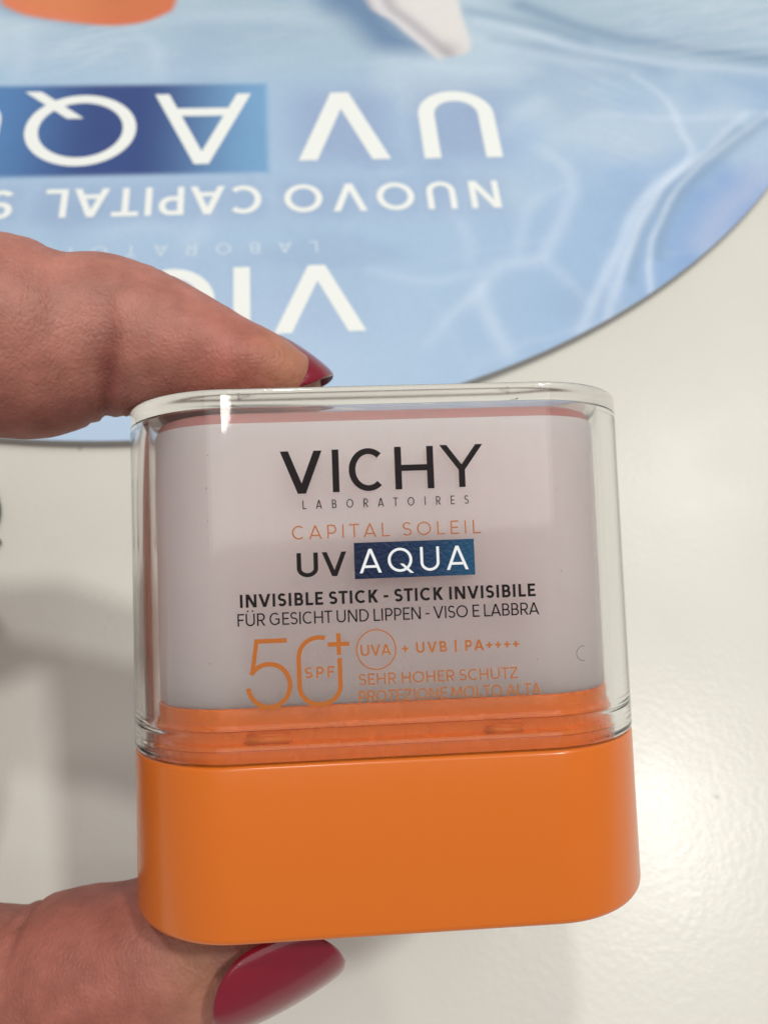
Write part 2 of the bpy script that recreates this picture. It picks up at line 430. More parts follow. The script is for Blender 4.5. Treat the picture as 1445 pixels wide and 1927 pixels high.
def build_mat():
    ys = np.concatenate([MC[1] - MR * np.cos(np.linspace(0.004, .25, 30)), np.linspace(MC[1] - MR * math.cos(.25) + .5, 262, 330), np.linspace(268, 516, 40), [MC[1] + MR * .99995]])
    nx = 640
    s = np.linspace(0, 1, nx)
    half = np.sqrt(np.maximum(MR ** 2 - (ys - MC[1]) ** 2, .01))
    X = MC[0] - half[:, None] + 2 * half[:, None] * s[None, :]
    Y = np.repeat(ys[:, None], nx, 1)
    x, y = X.ravel(), Y.ravel()

    # lettering of the print
    white = Ink(MT + .02, .002)
    white.text('UV', 53.2, -1.1, 202.6, 27.0, .165, 1.0, True)
    white.text('NUOVO', 50.1, -5.2, 166.7, 9.8, .165, .98, True); white.text('CAPITAL', -11.0, -64.1, 166.7, 9.8, .165, .98, True); white.text('SOLEIL', -71.6, -117, 166.7, 9.8, .165, .98, True)
    aqua = Ink(MT + .02, .002); aqua.text('AQUA', -13.3, -132, 202.6, 27.6, .125, 1.04, True)
    logo = Ink(MT + .02, .002)
    def L1(ch, a, b, k): 
        g = glyph(ch, k, .165); sc = abs(b - a) / 20.5 / g[0]
        logo.polys(g[1], lambda u, v: (a - u * 20.5 * sc, 139.1 - v * 20.5))
        logo.boxes.append(((a + b) / 2, 129, abs(b - a) / 2, 10))
    L1('V', 12.5, -8.7, 1.05); L1('I', -14.0, -17.9, 1); L1('C', -22.2, -40.5, 1.0); L1('H', -45, -63.8, 1.1); L1('Y', -66.5, -88, 1.1)
    small = Ink(MT + .02, .002); small.text('LABORATOIRES', 2.4, -77.5, 147.0, 3.6, .12, 1.0, True)

    # water picture: soft blue with paler light lines
    gx, gy = np.asarray(x), np.asarray(y)
    wx = gx + 14 * (fbm(gx, gy, 40, 3) - .5); wy = gy + 14 * (fbm(gx, gy, 40, 9) - .5)
    base = lin(158, 189, 220)[None, :] * np.ones((len(x), 1))
    def blend(col, f): 
        nonlocal base
        f = np.clip(f, 0, 1)[:, None]; base = base * (1 - f) + np.asarray(col)[None, :] * f
    sm = lambda e0, e1, v: (lambda t: t * t * (3 - 2 * t))(np.clip((v - e0) / (e1 - e0), 0, 1))
    blend(lin(160, 186, 202), sm(190, 240, gy + .1 * gx) * .85)                        # greener far away
    blend(lin(176, 201, 230), sm(150, 105, gy) * sm(50, -30, gx) * .7)
    blend(lin(128, 165, 214), sm(25, 120, gx - .35 * (gy - 130) + 12 * (fbm(gx, gy, 50, 31) - .5)) * sm(230, 175, gy) * .85)
    blend(lin(92, 142, 208), sm(78, 118, gx - .45 * (gy - 140)) * sm(205, 165, gy) * .8)
    blend(lin(182, 204, 222), sm(.50, .72, fbm(wx, wy, 46, 17)) * .65)
    blend(lin(140, 170, 205), sm(.52, .75, fbm(wx, wy * 1.7, 30, 25)) * .4)
    # web of caustic light
    cell = np.random.default_rng(5).random((40, 40, 2)); cs = 36.0
    d1 = np.full(len(x), 9e9); d2 = np.full(len(x), 9e9)
    iu = np.floor(wx / cs).astype(int); iv = np.floor(wy / cs).astype(int)
    for a in (-1, 0, 1):
        for b in (-1, 0, 1):
            c = cell[(iu + a) % 40, (iv + b) % 40]
            d = np.hypot(wx - (iu + a + c[:, 0]) * cs, wy - (iv + b + c[:, 1]) * cs)
            n1 = np.minimum(d1, d); d2 = np.minimum(np.maximum(d1, d), d2); d1 = n1
    web = np.exp(-((d2 - d1) / 2.2) ** 2) * sm(.35, .62, fbm(gx, gy, 55, 41))
    blend(lin(190, 210, 232), web * .16)
    pale = lin(206, 222, 242)
    for pts, wd, st in (([(1470, 195), (1380, 262), (1320, 305), (1270, 360), (1238, 420), (1224, 470), (1222, 550)], 1.5, .95),
                        ([(1400, 215), (1330, 285), (1260, 335), (1220, 390), (1188, 460), (1165, 530), (1140, 600)], 2.2, .8),
                        ([(1320, 290), (1240, 340), (1195, 400), (1150, 500), (1110, 580), (1088, 618)], 2.6, .6),
                        ([(1190, 140), (1250, 185), (1282, 250), (1300, 285), (1265, 330), (1215, 370)], 2.0, .55),
                        ([(1010, 280), (1060, 310), (1076, 350), (1062, 400), (1030, 465), (1010, 488), (940, 500), (905, 540), (885, 568)], 2.6, .6),
                        ([(905, 540), (915, 585), (940, 640), (955, 670)], 2.4, .6), ([(1020, 485), (1060, 525), (1105, 565)], 2.2, .35),
                        ([(1060, 352), (1000, 380), (978, 440), (975, 480)], 2.2, .4), ([(700, 512), (800, 528), (905, 512)], 1.8, .35),
                        ([(905, 540), (850, 590), (800, 650)], 1.8, .4), ([(1010, 190), (960, 230), (930, 260)], 4, .4), ([(840, 390), (872, 430), (882, 490)], 2.4, .35),
                        ([(900, 40), (1000, 65), (1100, 95), (1250, 118), (1445, 135)], 3.4, .5), ([(740, 40), (900, 75), (1050, 112), (1200, 130)], 3.0, .4),
                        ([(720, 110), (860, 130), (1000, 130)], 3.0, .35), ([(1110, 215), (1290, 222), (1445, 210)], 2.6, .3),
                        ([(300, 40), (460, 28), (600, 40)], 4, .35), ([(255, 60), (290, 90), (300, 140)], 2.6, .4), ([(40, 60), (50, 110), (30, 150)], 3, .35),
                        ([(200, 440), (270, 425), (330, 430)], 3, .35), ([(400, 400), (370, 440), (350, 480)], 4, .4)):
        d, t = seg_dist(gx + 1.5 * (fbm(gx, gy, 9, 51) - .5), gy + 1.5 * (fbm(gx, gy, 9, 57) - .5), smooth_line(pts))
        wd, st = (wd * .62, st) if max(p[0] for p in pts) > 1250 else (wd * .85, st * .66)
        blend(pale, np.exp(-(d / wd) ** 2) * min(st * .88, .9) * (.55 + .45 * np.sin(np.pi * np.clip(t, .02, .98))) * (.75 + .5 * fbm(gx, gy, 12, 61)))
    dark = lin(118, 150, 182)
    for pts, wd, st in (([(980, 10), (1120, 60), (1300, 92), (1445, 112)], 3.4, .75), ([(880, 20), (1000, 45), (1100, 75)], 2.6, .5), ([(930, 75), (1080, 98), (1230, 130)], 2.2, .3),
                        ([(1440, 225), (1345, 305), (1285, 360), (1250, 420), (1236, 480)], 2.0, .5), ([(1390, 240), (1290, 330), (1240, 380), (1205, 450), (1185, 530)], 1.6, .4),
                        ([(620, 15), (700, 30), (760, 60)], 4, .25)):
        d, t = seg_dist(gx, gy, smooth_line(pts)); blend(dark, np.exp(-(d / wd) ** 2) * st)
    blend(lin(176, 190, 220), sm(9, 0, np.abs(seg_dist(gx, gy, smooth_line([(1445, 330), (1370, 390), (1330, 460)]))[0])) * .55)
    # fine ripples over the far and right side
    for i, (a, sx, sy, k, st) in enumerate(((.30, 26, 3.2, 5, .34), (-.55, 30, 4.0, 5, .30), (.12, 40, 2.4, 6, .26))):
        u = gx * math.cos(a) + gy * math.sin(a); v = -gx * math.sin(a) + gy * math.cos(a)
        v = v + 5 * (fbm(gx, gy, 34, 90 + i) - .5)
        rn = fbm(u / sx * 10, v / sy * 10, 10, 70 + 3 * i, 3) / .875
        rg = (1 - np.abs(2 * rn - 1)) ** k
        area = sm(.42, .62, fbm(gx, gy, 60, 80 + i)) * (sm(205, 225, gy) if i != 1 else sm(70, 100, gx))
        blend(lin(206, 220, 232), rg * area * st * 1.6)
        blend(lin(120, 152, 186), np.roll(rg, 2) * area * st * .5)
    lum = base @ np.array([.25, .65, .10]); base = base * .84 + lum[:, None] * .16 * np.array([1.0, 1.02, 1.05])
    base = base * 1.04
    # soft violet-blue halo printed round the big words
    halo = np.zeros(len(x))
    for ink, st in ((white, .9), (aqua, .0), (logo, .25)):
        for cx, cy_, hw, hh in ink.boxes:
            halo = np.maximum(halo, (st if hh > 6 else st * .6) * np.exp(-(np.maximum(np.abs(gx - cx) - hw * .55, 0) / (3.0 + hw * .45)) ** 2 - (np.maximum(np.abs(gy - cy_) - hh * .55, 0) / (3.0 + hh * .45)) ** 2))
    blend(lin(136, 152, 192), halo * .55)
    # navy band behind the last word
    bx = sm(1.4, -1.0, np.maximum(np.maximum(gx + 9.2, -138 - gx), np.maximum(171.6 - gy, gy - 206.6)))
    t = np.clip((-gx - 9.2) / 70, 0, 2)
    navy = lin(118, 162, 204)[None] * (1 - sm(.0, .5, t))[:, None] + lin(54, 76, 132)[None] * sm(.0, .5, t)[:, None]
    tl = sm(.62, 1.05, t)[:, None]; navy = navy * (1 - tl) + lin(84, 128, 180)[None] * tl
    navy = navy * (.93 + .14 * fbm(gx, gy, 25, 77))[:, None]
    base = base * (1 - bx[:, None]) + navy * bx[:, None]
    # printed product shots at the far side: white tube nose and orange cap, each with its printed shade
    P = lambda L_: [on_counter(a, b, MT) for a, b in L_]
    sh = sdist(gx, gy, smooth_line([(560, -60), (610, 5), (650, 30), (690, 75), (720, 92), (760, 95), (800, 90), (740, 40), (690, -60)]))
    blend(lin(100, 130, 168), sm(7, -6, sh) * .9)
    tp = smooth_line([(640, -90), (690, 5), (712, 26), (735, 38), (762, 62), (785, 80), (806, 98), (826, 112), (842, 108), (866, 104), (884, 92), (880, 62), (866, 20), (845, -90)])
    sd = sdist(gx, gy, tp)
    ax = seg_dist(gx, gy, smooth_line([(700, -60), (712, 10), (760, 52), (828, 110)]))[0]
    tube = lin(222, 220, 218)[None] * np.ones((len(x), 1))
    f = np.exp(-((ax - 3.2) / 2.6) ** 2)[:, None] * .75; tube = tube * (1 - f) + lin(172, 168, 178)[None] * f
    f = np.exp(-(ax / 1.4) ** 2)[:, None] * .8; tube = tube * (1 - f) + lin(214, 213, 218)[None] * f
    f = np.exp(-(np.hypot(gx - on_counter(848, 92, MT)[0], gy - on_counter(848, 92, MT)[1]) / 4) ** 2)[:, None] * .3; tube = tube * (1 - f) + lin(150, 145, 145)[None] * f
    k = sm(1.2, -1.2, sd)[:, None]; base = base * (1 - k) + tube * k
    oc = smooth_line([(-10, -70), (2, 0), (20, 17), (55, 30), (110, 39), (180, 47), (225, 48), (270, 42), (310, 27), (330, 8), (345, -70)])
    blend(lin(108, 140, 172), sm(6, -3, sdist(gx, gy - 2.6, smooth_line([(0, -40), (0, 20), (60, 36), (120, 44), (175, 48), (190, 10), (100, -40)]))) * .75)
    so = sdist(gx, gy, oc)
    org = lin(214, 128, 84)[None] * np.ones((len(x), 1))
    f = sm(-9, -26, so)[:, None]; org = org * (1 - f) + lin(170, 88, 58)[None] * f
    f = np.exp(-((so + 2) / 2) ** 2)[:, None] * .6; org = org * (1 - f) + lin(222, 124, 92)[None] * f
    f = sm(-30, -8, gx + 40 - .0 * gy)[:, None] * .35; org = org * (1 - f) + lin(186, 90, 54)[None] * f
    k = sm(1.2, -1.2, so)[:, None]; base = base * (1 - k) + org * k
    base = base * (.965 + .07 * rng.random(len(x)))[:, None]

    nr = len(ys); V = np.stack([x, y, np.full(len(x), MT)], 1)
    F = []
    for i in range(nr - 1):
        a = np.arange(nx - 1) + i * nx
        F.append(np.stack([a, a + 1, a + nx + 1, a + nx], 1))
    F = np.concatenate(F)
    o = mesh_obj('display_mat', V * MM, F.tolist(), M['ink'], None, True)
    set_ink(o, base)
    tag(o, 'round pale blue water printed mat with upside down white lettering', 'mat')
    # board under the print
    n = 256; ring = [(MC[0] + MR * math.cos(2 * math.pi * i / n), MC[1] + MR * math.sin(2 * math.pi * i / n)) for i in range(n)]
    v = [(a, b, .05) for a, b in ring] + [(a, b, MT - .04) for a, b in ring]
    f = [[i, (i + 1) % n, n + (i + 1) % n, n + i] for i in range(n)] + [list(range(n))[::-1], list(range(n, 2 * n))]
    mesh_obj('board_edge', np.array(v) * MM, f, M['edge'], o, False)
    white.obj('lettering', M['matwhite'], o); aqua.obj('lettering', M['matwhite'], o)
    logo.obj('brand_lettering', M['matwhite'], o); small.obj('brand_lettering', M['matfaint'], o)
build_mat()

# ----------------------------------------------------------------------------- sunscreen stick
A_, B_, FF = 27.5, 16.07, .5527
ZT, YB = 35.76, -16.35                           # top and foot of the stick, seam at 0 (mm)
def section(inset=0.0, n=26, nf=16):
    a, b = A_ - inset, B_ - inset; xf = A_ * FF; ax = a - xf
    q = [(xf + ax * math.sin(t), b * math.cos(t)) for t in np.linspace(0, math.pi / 2, n)]
    front = [(x, b) for x in np.linspace(-xf, xf, nf)]
    right = q[1:] + [(x, -z) for x, z in q[::-1][1:]]
    back = [(-x, -z) for x, z in front][1:]
    left = [(-x, -z) for x, z in right]
    pts = front + right + back + left
    return pts[:-1] if pts[-1] == pts[0] or math.hypot(pts[-1][0] - pts[0][0], pts[-1][1] - pts[0][1]) < 1e-6 else pts
PRM = Matrix(((0.99773424, -0.03714509, 0.05609488), (0.03344776, 0.99729373, 0.06547103), (-0.058375, -0.06344644, 0.99627652)))
PT = np.array((.1128, -24.317, -90.2986))
RP = np.array(PRM)
def prod_world():
    org = RP @ np.array((0, YB, 0)) + PT
    rot = Matrix((RW @ RP).tolist())
    m = rot.to_4x4(); m.translation = W(org); return m
stick = bpy.data.objects.new('sunscreen_stick', None); C.objects.link(stick); stick.empty_display_size = .01
stick.matrix_world = prod_world()
tag(stick, 'sunscreen stick with orange base and clear cap pinched between finger and thumb', 'sunscreen stick')

def rings(levels):
    """levels: (inset, y) -> verts (x, y, z) with y measured from the foot"""
    V = []; n = None
    for ins, y in levels:
        s = section(ins); n = len(s); V += [(x, y - YB, z) for x, z in s]
    return V, n
def loft(name, levels, mats, parent, cap0=True, cap1=True, fm=None, close=False, sharp=40):
    V, n = rings(levels); F = []; FM = []
    R = len(levels)
    for r in range(R if close else R - 1):
        for i in range(n):
            j = (i + 1) % n; a, b = r * n, ((r + 1) % R) * n
            F.append((a + i, b + i, b + j, a + j))
            FM.append(fm(r, i, V, n) if fm else 0)
    if cap0: F.append(tuple(range(n))); FM.append(0)
    if cap1: F.append(tuple(range((R - 1) * n, R * n))[::-1]); FM.append(0)
    o = mesh_obj(name, np.array(V) * MM, F, mats, parent, True, FM, sharp)
    bm = bmesh.new(); bm.from_mesh(o.data); bmesh.ops.recalc_face_normals(bm, faces=bm.faces[:]); bm.to_mesh(o.data); bm.free()
    o.data.set_sharp_from_angle(angle=math.radians(sharp))
    return o
def fil(ins, y, r, sgn, n=4, up=True):           # rounded edge: from the wall to the end face
    return [(ins + r - r * math.cos(t), y - sgn * (r - r * math.sin(t))) for t in np.linspace(0, math.pi / 2, n)]

loft('base', [(3.0, -.12), (.55, -.10)] [::-1] and
     [(6, -.10)] + [(i, y) for i, y in fil(0.05, -.10, .35, 1)][::-1] + [(i, y) for i, y in fil(0.0, YB, .7, -1, 5)] + [(6, YB)], M['base'], stick, sharp=60)
CT = 4.95                                        # top of the orange collar
loft('collar', [(2.15, -.08), (2.15, .95), (1.95, 1.1), (1.95, 1.45), (2.4, 1.7), (2.4, 2.7), (2.1, 2.95), (2.1, 3.2), (2.35, 3.4), (2.35, CT - .3), (2.42, CT - .1), (2.6, CT), (6, CT)],
     M['collar'], stick, sharp=25)
for x0, x1, y0, y1 in ((-14.2, -9.7, 1.3, 2.35), (8.9, 12.9, 1.2, 2.2)):
    bm = bmesh.new()
    bmesh.ops.create_cube(bm, size=1, matrix=Matrix.Translation(((x0 + x1) / 2 * MM, ((y0 + y1) / 2 + .1 - YB) * MM, (B_ - 2.25) * MM)) @ Matrix.Diagonal(((x1 - x0) * MM, (y1 - y0) * MM, .38 * MM, 1)))
    bmesh.ops.bevel(bm, geom=bm.edges[:], offset=.2 * MM, segments=4, affect='EDGES')
    me = bpy.data.meshes.new('locking_tab'); bm.to_mesh(me); bm.free(); me.materials.append(M['collar'])
    for p in me.polygons: p.use_smooth = True
    o = bpy.data.objects.new('locking_tab', me); C.objects.link(o); o.parent = stick
BT = 32.55                                       # top of the balm
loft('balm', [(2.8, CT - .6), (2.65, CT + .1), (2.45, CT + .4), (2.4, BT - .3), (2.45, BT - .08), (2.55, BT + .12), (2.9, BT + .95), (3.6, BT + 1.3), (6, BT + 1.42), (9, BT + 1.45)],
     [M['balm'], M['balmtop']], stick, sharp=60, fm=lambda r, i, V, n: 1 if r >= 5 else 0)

CAV = 34.15
def cap_mat(r, i, V, n):
    a = V[r * n + i]; b = V[((r + 1) % len(CAPL)) * n + (i + 1) % n]
    x = (a[0] + b[0]) / 2; y = (a[1] + b[1]) / 2 + YB; z = (a[2] + b[2]) / 2
    flat = abs(x) < 22.9 and abs(z) > 5
    return 0
CAPL = ([(0.35, .10), (0.08, .22), (0.0, .45), (0.0, .55), (0.0, .7), (0.0, CAV - .2), (0, ZT - .8), (0, ZT - .55)] + fil(0, ZT, .4, 1, 10)[1:] + [(6, ZT), (12, ZT), (15.9, ZT),
        (15.9, CAV), (12, CAV), (6, CAV)] + fil(1.75, CAV, .22, 1, 4)[::-1] + [(1.75, CAV - .3), (1.75, CAV - .45), (1.75, 3.6), (1.75, 3.4), (1.66, 3.1), (1.62, 2.95), (1.66, 2.8), (1.75, 2.5), (1.75, 2.3), (1.75, 1.5), (1.75, 1.3), (1.66, 1.1), (1.66, .9), (1.66, .10)])
def build_cap():
    # outer wall, domed-over top plate and inner cavity as one closed shell
    V, n = rings(CAPL); R = len(CAPL); F = []; FM = []
    top_i = [k for k, l in enumerate(CAPL) if l == (15.9, ZT)][0]
    for r in range(R):
        if r == top_i: continue
        a, b = r * n, ((r + 1) % R) * n
        for i in range(n):
            j = (i + 1) % n; F.append((a + i, b + i, b + j, a + j)); FM.append(cap_mat(r, i, V, n))
    F.append(tuple(range(top_i * n, top_i * n + n))); FM.append(0)
    F.append(tuple(range((top_i + 1) * n, (top_i + 1) * n + n))); FM.append(0)
    o = mesh_obj('clear_cap', np.array(V) * MM, F, [M['clear'], M['flat']], stick, True, FM)
    bm = bmesh.new(); bm.from_mesh(o.data); bmesh.ops.recalc_face_normals(bm, faces=bm.faces[:]); bm.to_mesh(o.data); bm.free()
    o.data.set_sharp_from_angle(angle=math.radians(35))
    return o
cap = build_cap()

# the print on the front of the cap (coordinates in mm on the flat front, seam at y = 0)
ZI = B_ + .012
def fit(ink, ch, x0, x1, y0, h, wt, k=1.0):
    g = glyph(ch, k, wt)
    sc = (x1 - x0) / h / g[0] if ch != 'I' else 1.0
    ink.polys(g[1], lambda u, v: (x0 + u * h * sc, y0 - YB + v * h))
def T(ink, s, x0, x1, y0, h, wt, k=1.0): ink.text(s, x0, x1, y0 - YB, h, wt, k)
ink = Ink(ZI)
fit(ink, 'V', -9.94, -5.94, 25.35, 4.12, .155, .97); fit(ink, 'I', -4.98, -4.33, 25.4, 4.12, .158)
fit(ink, 'C', -3.39, .10, 25.4, 4.16, .15, .95); fit(ink, 'H', 1.05, 4.82, 25.47, 4.14, .158, 1.2)
fit(ink, 'Y', 5.44, 9.66, 25.5, 4.16, .145, 1.2)
T(ink, 'LABORATOIRES', -7.92, 8.09, 23.86, .84, .12, .78)
ink.obj('brand_lettering', M['black'], cap)
ink = Ink(ZI); T(ink, 'CAPITAL SOLEIL', -9.0, 9.14, 20.98, 1.30, .10, 1.04); ink.obj('lettering', M['bronze'], cap)
ink = Ink(ZI); T(ink, 'UV', -8.64, -3.90, 17.36, 2.32, .185, 1.12)
T(ink, 'INVISIBLE STICK - STICK INVISIBILE', -14.08, 14.2, 14.70, 1.24, .205, 1.02)
T(ink, 'FÜR GESICHT UND LIPPEN - VISO E LABBRA', -14.35, 14.46, 12.95, 1.18, .125, .95)
ink.obj('lettering', M['black'], cap)
ink = Ink(ZI + .02); T(ink, 'AQUA', -2.68, 7.80, 17.54, 2.30, .115, 1.02); ink.obj('lettering', M['white'], cap)
# navy band
nb = 24; v = []; cols = []
for j in range(2):
    for i in range(nb + 1):
        t = i / nb; v.append((-3.16 + 11.58 * t, (17.0 if j == 0 else 20.46) - YB, ZI - .004))
        c = lin(16, 28, 58) * (1 - t) + lin(26, 56, 92) * t
        if t > .6: c = c * (1 - (t - .6) / .4 * .6) + lin(26, 84, 116) * (t - .6) / .4 * .6
        cols.append(c)
o = mesh_obj('colour_band', np.array(v) * MM, [(i, i + 1, nb + 2 + i, nb + 1 + i) for i in range(nb)], M['navy'], cap, False); set_ink(o, cols)

ink = Ink(ZI)
# 50 with the plus cut into the nought
w5 = .42
ink.polys(rect(-12.84, 11.7 - w5, -9.79, 11.7), lambda x, y: (x, y - YB))
ink.polys([[(-13.30, 8.50), (-12.86, 8.72), (-12.46, 11.3), (-12.84, 11.5)]], lambda x, y: (x, y - YB))
ink.polys(arc(-11.55, 7.33, 1.95, 2.0, 148, -175, w5, w5, 44), lambda x, y: (x, y - YB))
ink.polys(rect(-8.93, 7.1, -8.51, 9.8) + rect(-5.08, 7.1, -4.66, 9.6), lambda x, y: (x, y - YB))
ink.polys(arc(-6.79, 7.1, 1.925, 1.73, 180, 360, w5, w5, 30) + arc(-6.79, 9.8, 1.925, 1.83, 180, 72, w5, w5, 20), lambda x, y: (x, y - YB))
ink.polys(rect(-5.95, 10.72, -3.91, 11.13) + rect(-5.12, 9.92, -4.71, 10.72) + rect(-5.12, 11.13, -4.71, 11.95), lambda x, y: (x, y - YB))
T(ink, 'SPF', -8.2, -5.40, 7.84, 1.05, .17, 1.08)
ink.polys(arc(-1.38, 10.26, 1.86, 1.86, 0, 360, .12, .12, 64), lambda x, y: (x, y - YB))
T(ink, 'UVA', -2.86, .03, 9.70, 1.05, .16, 1.0)
T(ink, '+ UVB | PA++++', 1.08, 12.34, 9.77, 1.02, .18, 1.0)
T(ink, 'SEHR HOHER SCHUTZ', -3.15, 12.08, 6.98, 1.06, .13, 1.04)
T(ink, 'PROTEZIONE MOLTO ALTA', -3.2, 14.28, 5.38, 1.06, .13, .98)
ink.obj('lettering', M['bronze'], cap)

dv = []; df = []
for i in range(15):
    a = rng.random(); xx = (rng.choice([-16.9, 16.9]) + rng.normal(0, .12)) if i < 7 else rng.uniform(-24, 24)
    if abs(xx) > 15.1 and i >= 7: xx *= .6
    yy = rng.uniform(2.5, 32.5) - YB; rr = rng.uniform(.015, .034); zz = B_ + .006 - (max(abs(xx) - A_ * FF, 0) / (A_ * (1 - FF))) ** 2 * B_ * .5
    k0 = len(dv); el = rng.uniform(1, 3)
    dv += [(xx + rr * math.cos(t), yy + rr * el * math.sin(t), zz) for t in np.linspace(0, 2 * math.pi, 7)[:-1]]; df.append(list(range(k0, k0 + 6)))
d_ = mesh_obj('dust', np.array(dv) * MM, df, M['hair'], cap, False); d_['kind'] = 'stuff'
# a curled bit of lint on the cap
def tube(name, pts, r, m, parent=None, n=8):
    pts = [Vector(p) for p in pts]; V = []; F = []
    for i, p in enumerate(pts):
        t = (pts[min(i + 1, len(pts) - 1)] - pts[max(i - 1, 0)]).normalized()
        u = t.orthogonal().normalized()
        if i: u = (pu - t * pu.dot(t)).normalized()
        pu = u; v2 = t.cross(u)
        rr = r * (1 if 0 < i < len(pts) - 1 else .6)
        V += [p + (u * math.cos(2 * math.pi * k / n) + v2 * math.sin(2 * math.pi * k / n)) * rr for k in range(n)]
    for i in range(len(pts) - 1):
        for k in range(n): F.append((i * n + k, i * n + (k + 1) % n, (i + 1) * n + (k + 1) % n, (i + 1) * n + k))
    F += [tuple(range(n))[::-1], tuple(range((len(pts) - 1) * n, len(pts) * n))]
    return mesh_obj(name, V, F, m, parent)
def pw(x, y, z): return W(RP @ np.array((x, y, z)) + PT)
lp = [pw(18.75 + .75 * math.cos(a) * 1.0, 9.0 + .72 * math.sin(a), 15.75 + .04 * math.sin(3 * a)) for a in np.linspace(math.radians(80), math.radians(275), 16)]
tag(tube('lint_hair', lp, .022 * MM, M['hair']), 'tiny curled dark hair stuck on the clear cap near its right edge', 'hair')

# black cord end that peeps in at the left edge of the picture
cp = [Vector((*[c * MM for c in on_counter(a, b)], .0009)) for a, b in ((-40, 900), (-14, 918), (-3, 945), (0, 966), (-5, 988), (-26, 1012), (-40, 1032), (-26, 1040), (-8, 1031), (4, 1019))]
cps = []
for i in range(len(cp) - 1):
    for k in range(4):
        t = k / 4; a, b, c, d = cp[max(i - 1, 0)], cp[i], cp[i + 1], cp[min(i + 2, len(cp) - 1)]
        cps.append(.5 * (2 * b + (c - a) * t + (2 * a - 5 * b + 4 * c - d) * t * t + (3 * b - a - 3 * c + d) * t ** 3))
tag(tube('cord', cps + [cp[-1]], .0006, M['cord'], None, 10), 'thin black cord curled on the cream counter at the left edge', 'cord')

# ----------------------------------------------------------------------------- hand
def spline(pts, n):
    P = np.array(pts, float); out = []
    for i in range(len(P) - 1):
        a, b, c, d = P[max(i - 1, 0)], P[i], P[i + 1], P[min(i + 2, len(P) - 1)]
        for k in range(n):
            t = k / n
            out.append(.5 * (2 * b + (c - a) * t + (2 * a - 5 * b + 4 * c - d) * t * t + (3 * b - a - 3 * c + d) * t ** 3))
    out.append(P[-1]); return np.array(out)
def finger(stations, up, n=6, seg=40, e=2.2):
    """stations: x, y, z, half height, half depth ; cross sections across the path. Returns verts, faces (closed)."""
    S = spline(stations, n); V = []; F = []
    S[:, 3:] = np.maximum(S[:, 3:], .25)
    up = np.array(up, float)
    for i, s in enumerate(S):
        t = S[min(i + 1, len(S) - 1), :3] - S[max(i - 1, 0), :3]; t /= np.linalg.norm(t) + 1e-9
        sd = np.cross(t, up); sd /= np.linalg.norm(sd); u = np.cross(sd, t)
        for k in range(seg):
            a = 2 * math.pi * k / seg; c, q = math.cos(a), math.sin(a)
            cc = math.copysign(abs(c) ** (2 / e), c); qq = math.copysign(abs(q) ** (2 / e), q)
            V.append(s[:3] + u * s[3] * cc + sd * s[4] * qq)
    for i in range(len(S) - 1):
        for k in range(seg):
            F.append((i * seg + k, i * seg + (k + 1) % seg, (i + 1) * seg + (k + 1) % seg, (i + 1) * seg + k))
    F.append(tuple(range(seg))[::-1]); F.append(tuple(range((len(S) - 1) * seg, len(S) * seg)))
    return V, F
def px(x, top, bot, dep, rd):                    # station of the index finger from its upper and lower contour
    X = (x - CX) / F_PX * dep; t = -(top - CY) / F_PX * dep; b = -(bot - CY) / F_PX * dep
    return (X, (t + b) / 2, -dep, (t - b) / 2, rd)
index = [px(598, 724, 752, 87.2, 1.0), px(592, 705, 766, 87.2, 3.0), px(577, 688, 778, 87.2, 4.4), px(548, 659, 784, 87, 6.0), px(480, 618, 788, 86.5, 7.4), px(400, 577, 789, 86, 7.9),
         px(320, 533, 789, 85.5, 8.2), px(262, 503, 788, 85, 8.3), px(225, 490, 782, 84.6, 8.3), px(200, 484, 772, 84.2, 8.2), px(180, 480, 772, 84, 8.2), px(145, 473, 796, 83.5, 8.6), px(105, 465, 814, 83, 8.9),
         px(55, 455, 826, 82, 9.2), px(0, 445, 822, 81, 9.3), px(-70, 434, 806, 80, 9.2), (-48, 21.5, -80, 10.2, 9.6), (-58, 22, -82, 10.4, 9.8), (-72, 21.5, -86, 10.6, 10), (-88, 20, -91, 11.5, 11), (-104, 14, -96, 13, 13), (-116, 4, -100, 13, 14)]
thumb = [(-9.4, -47.2, -87.6, 1.2, 1.4), (-10.4, -47.3, -87.4, 3.2, 3.6), (-12.5, -48.0, -87.5, 5.4, 5.6), (-18, -49.2, -88, 7.6, 7.6), (-24, -50.6, -88.6, 9.2, 9.0), (-29, -52.2, -89, 9.6, 9.5), (-33, -53.0, -89.2, 9.9, 9.6),
         (-37, -53.9, -89.5, 9.6, 9.4), (-40.3, -54.9, -89.8, 9.1, 9.2), (-44, -55.4, -90, 9.5, 9.3), (-50, -56.4, -91, 10.2, 10), (-62, -58, -93, 11, 11), (-78, -57, -96, 12.5, 12.5), (-94, -50, -99, 15, 14), (-112, -36, -102, 17, 15), (-124, -24, -104, 15, 14)]
palm = [(-92, 10, -104, 14, 11), (-104, -6, -106, 27, 15), (-120, -14, -107, 28, 16), (-136, -18, -108, 22, 15), (-150, -20, -109, 18, 14), (-175, -22, -110, 18, 15), (-225, -25, -110, 22, 18), (-300, -28, -110, 26, 21), (-330, -29, -110, 24, 20)]
middle = [(-104, 6, -108, 11, 11), (-96, 10, -114, 10, 9.6), (-82, 4, -118, 9.6, 9), (-78, -8, -120, 8.8, 8.6), (-84, -18, -118, 8.2, 8), (-96, -20, -114, 7.4, 7.2), (-104, -17, -112, 5, 5), (-106, -16.5, -111.5, 1.2, 1.2)]
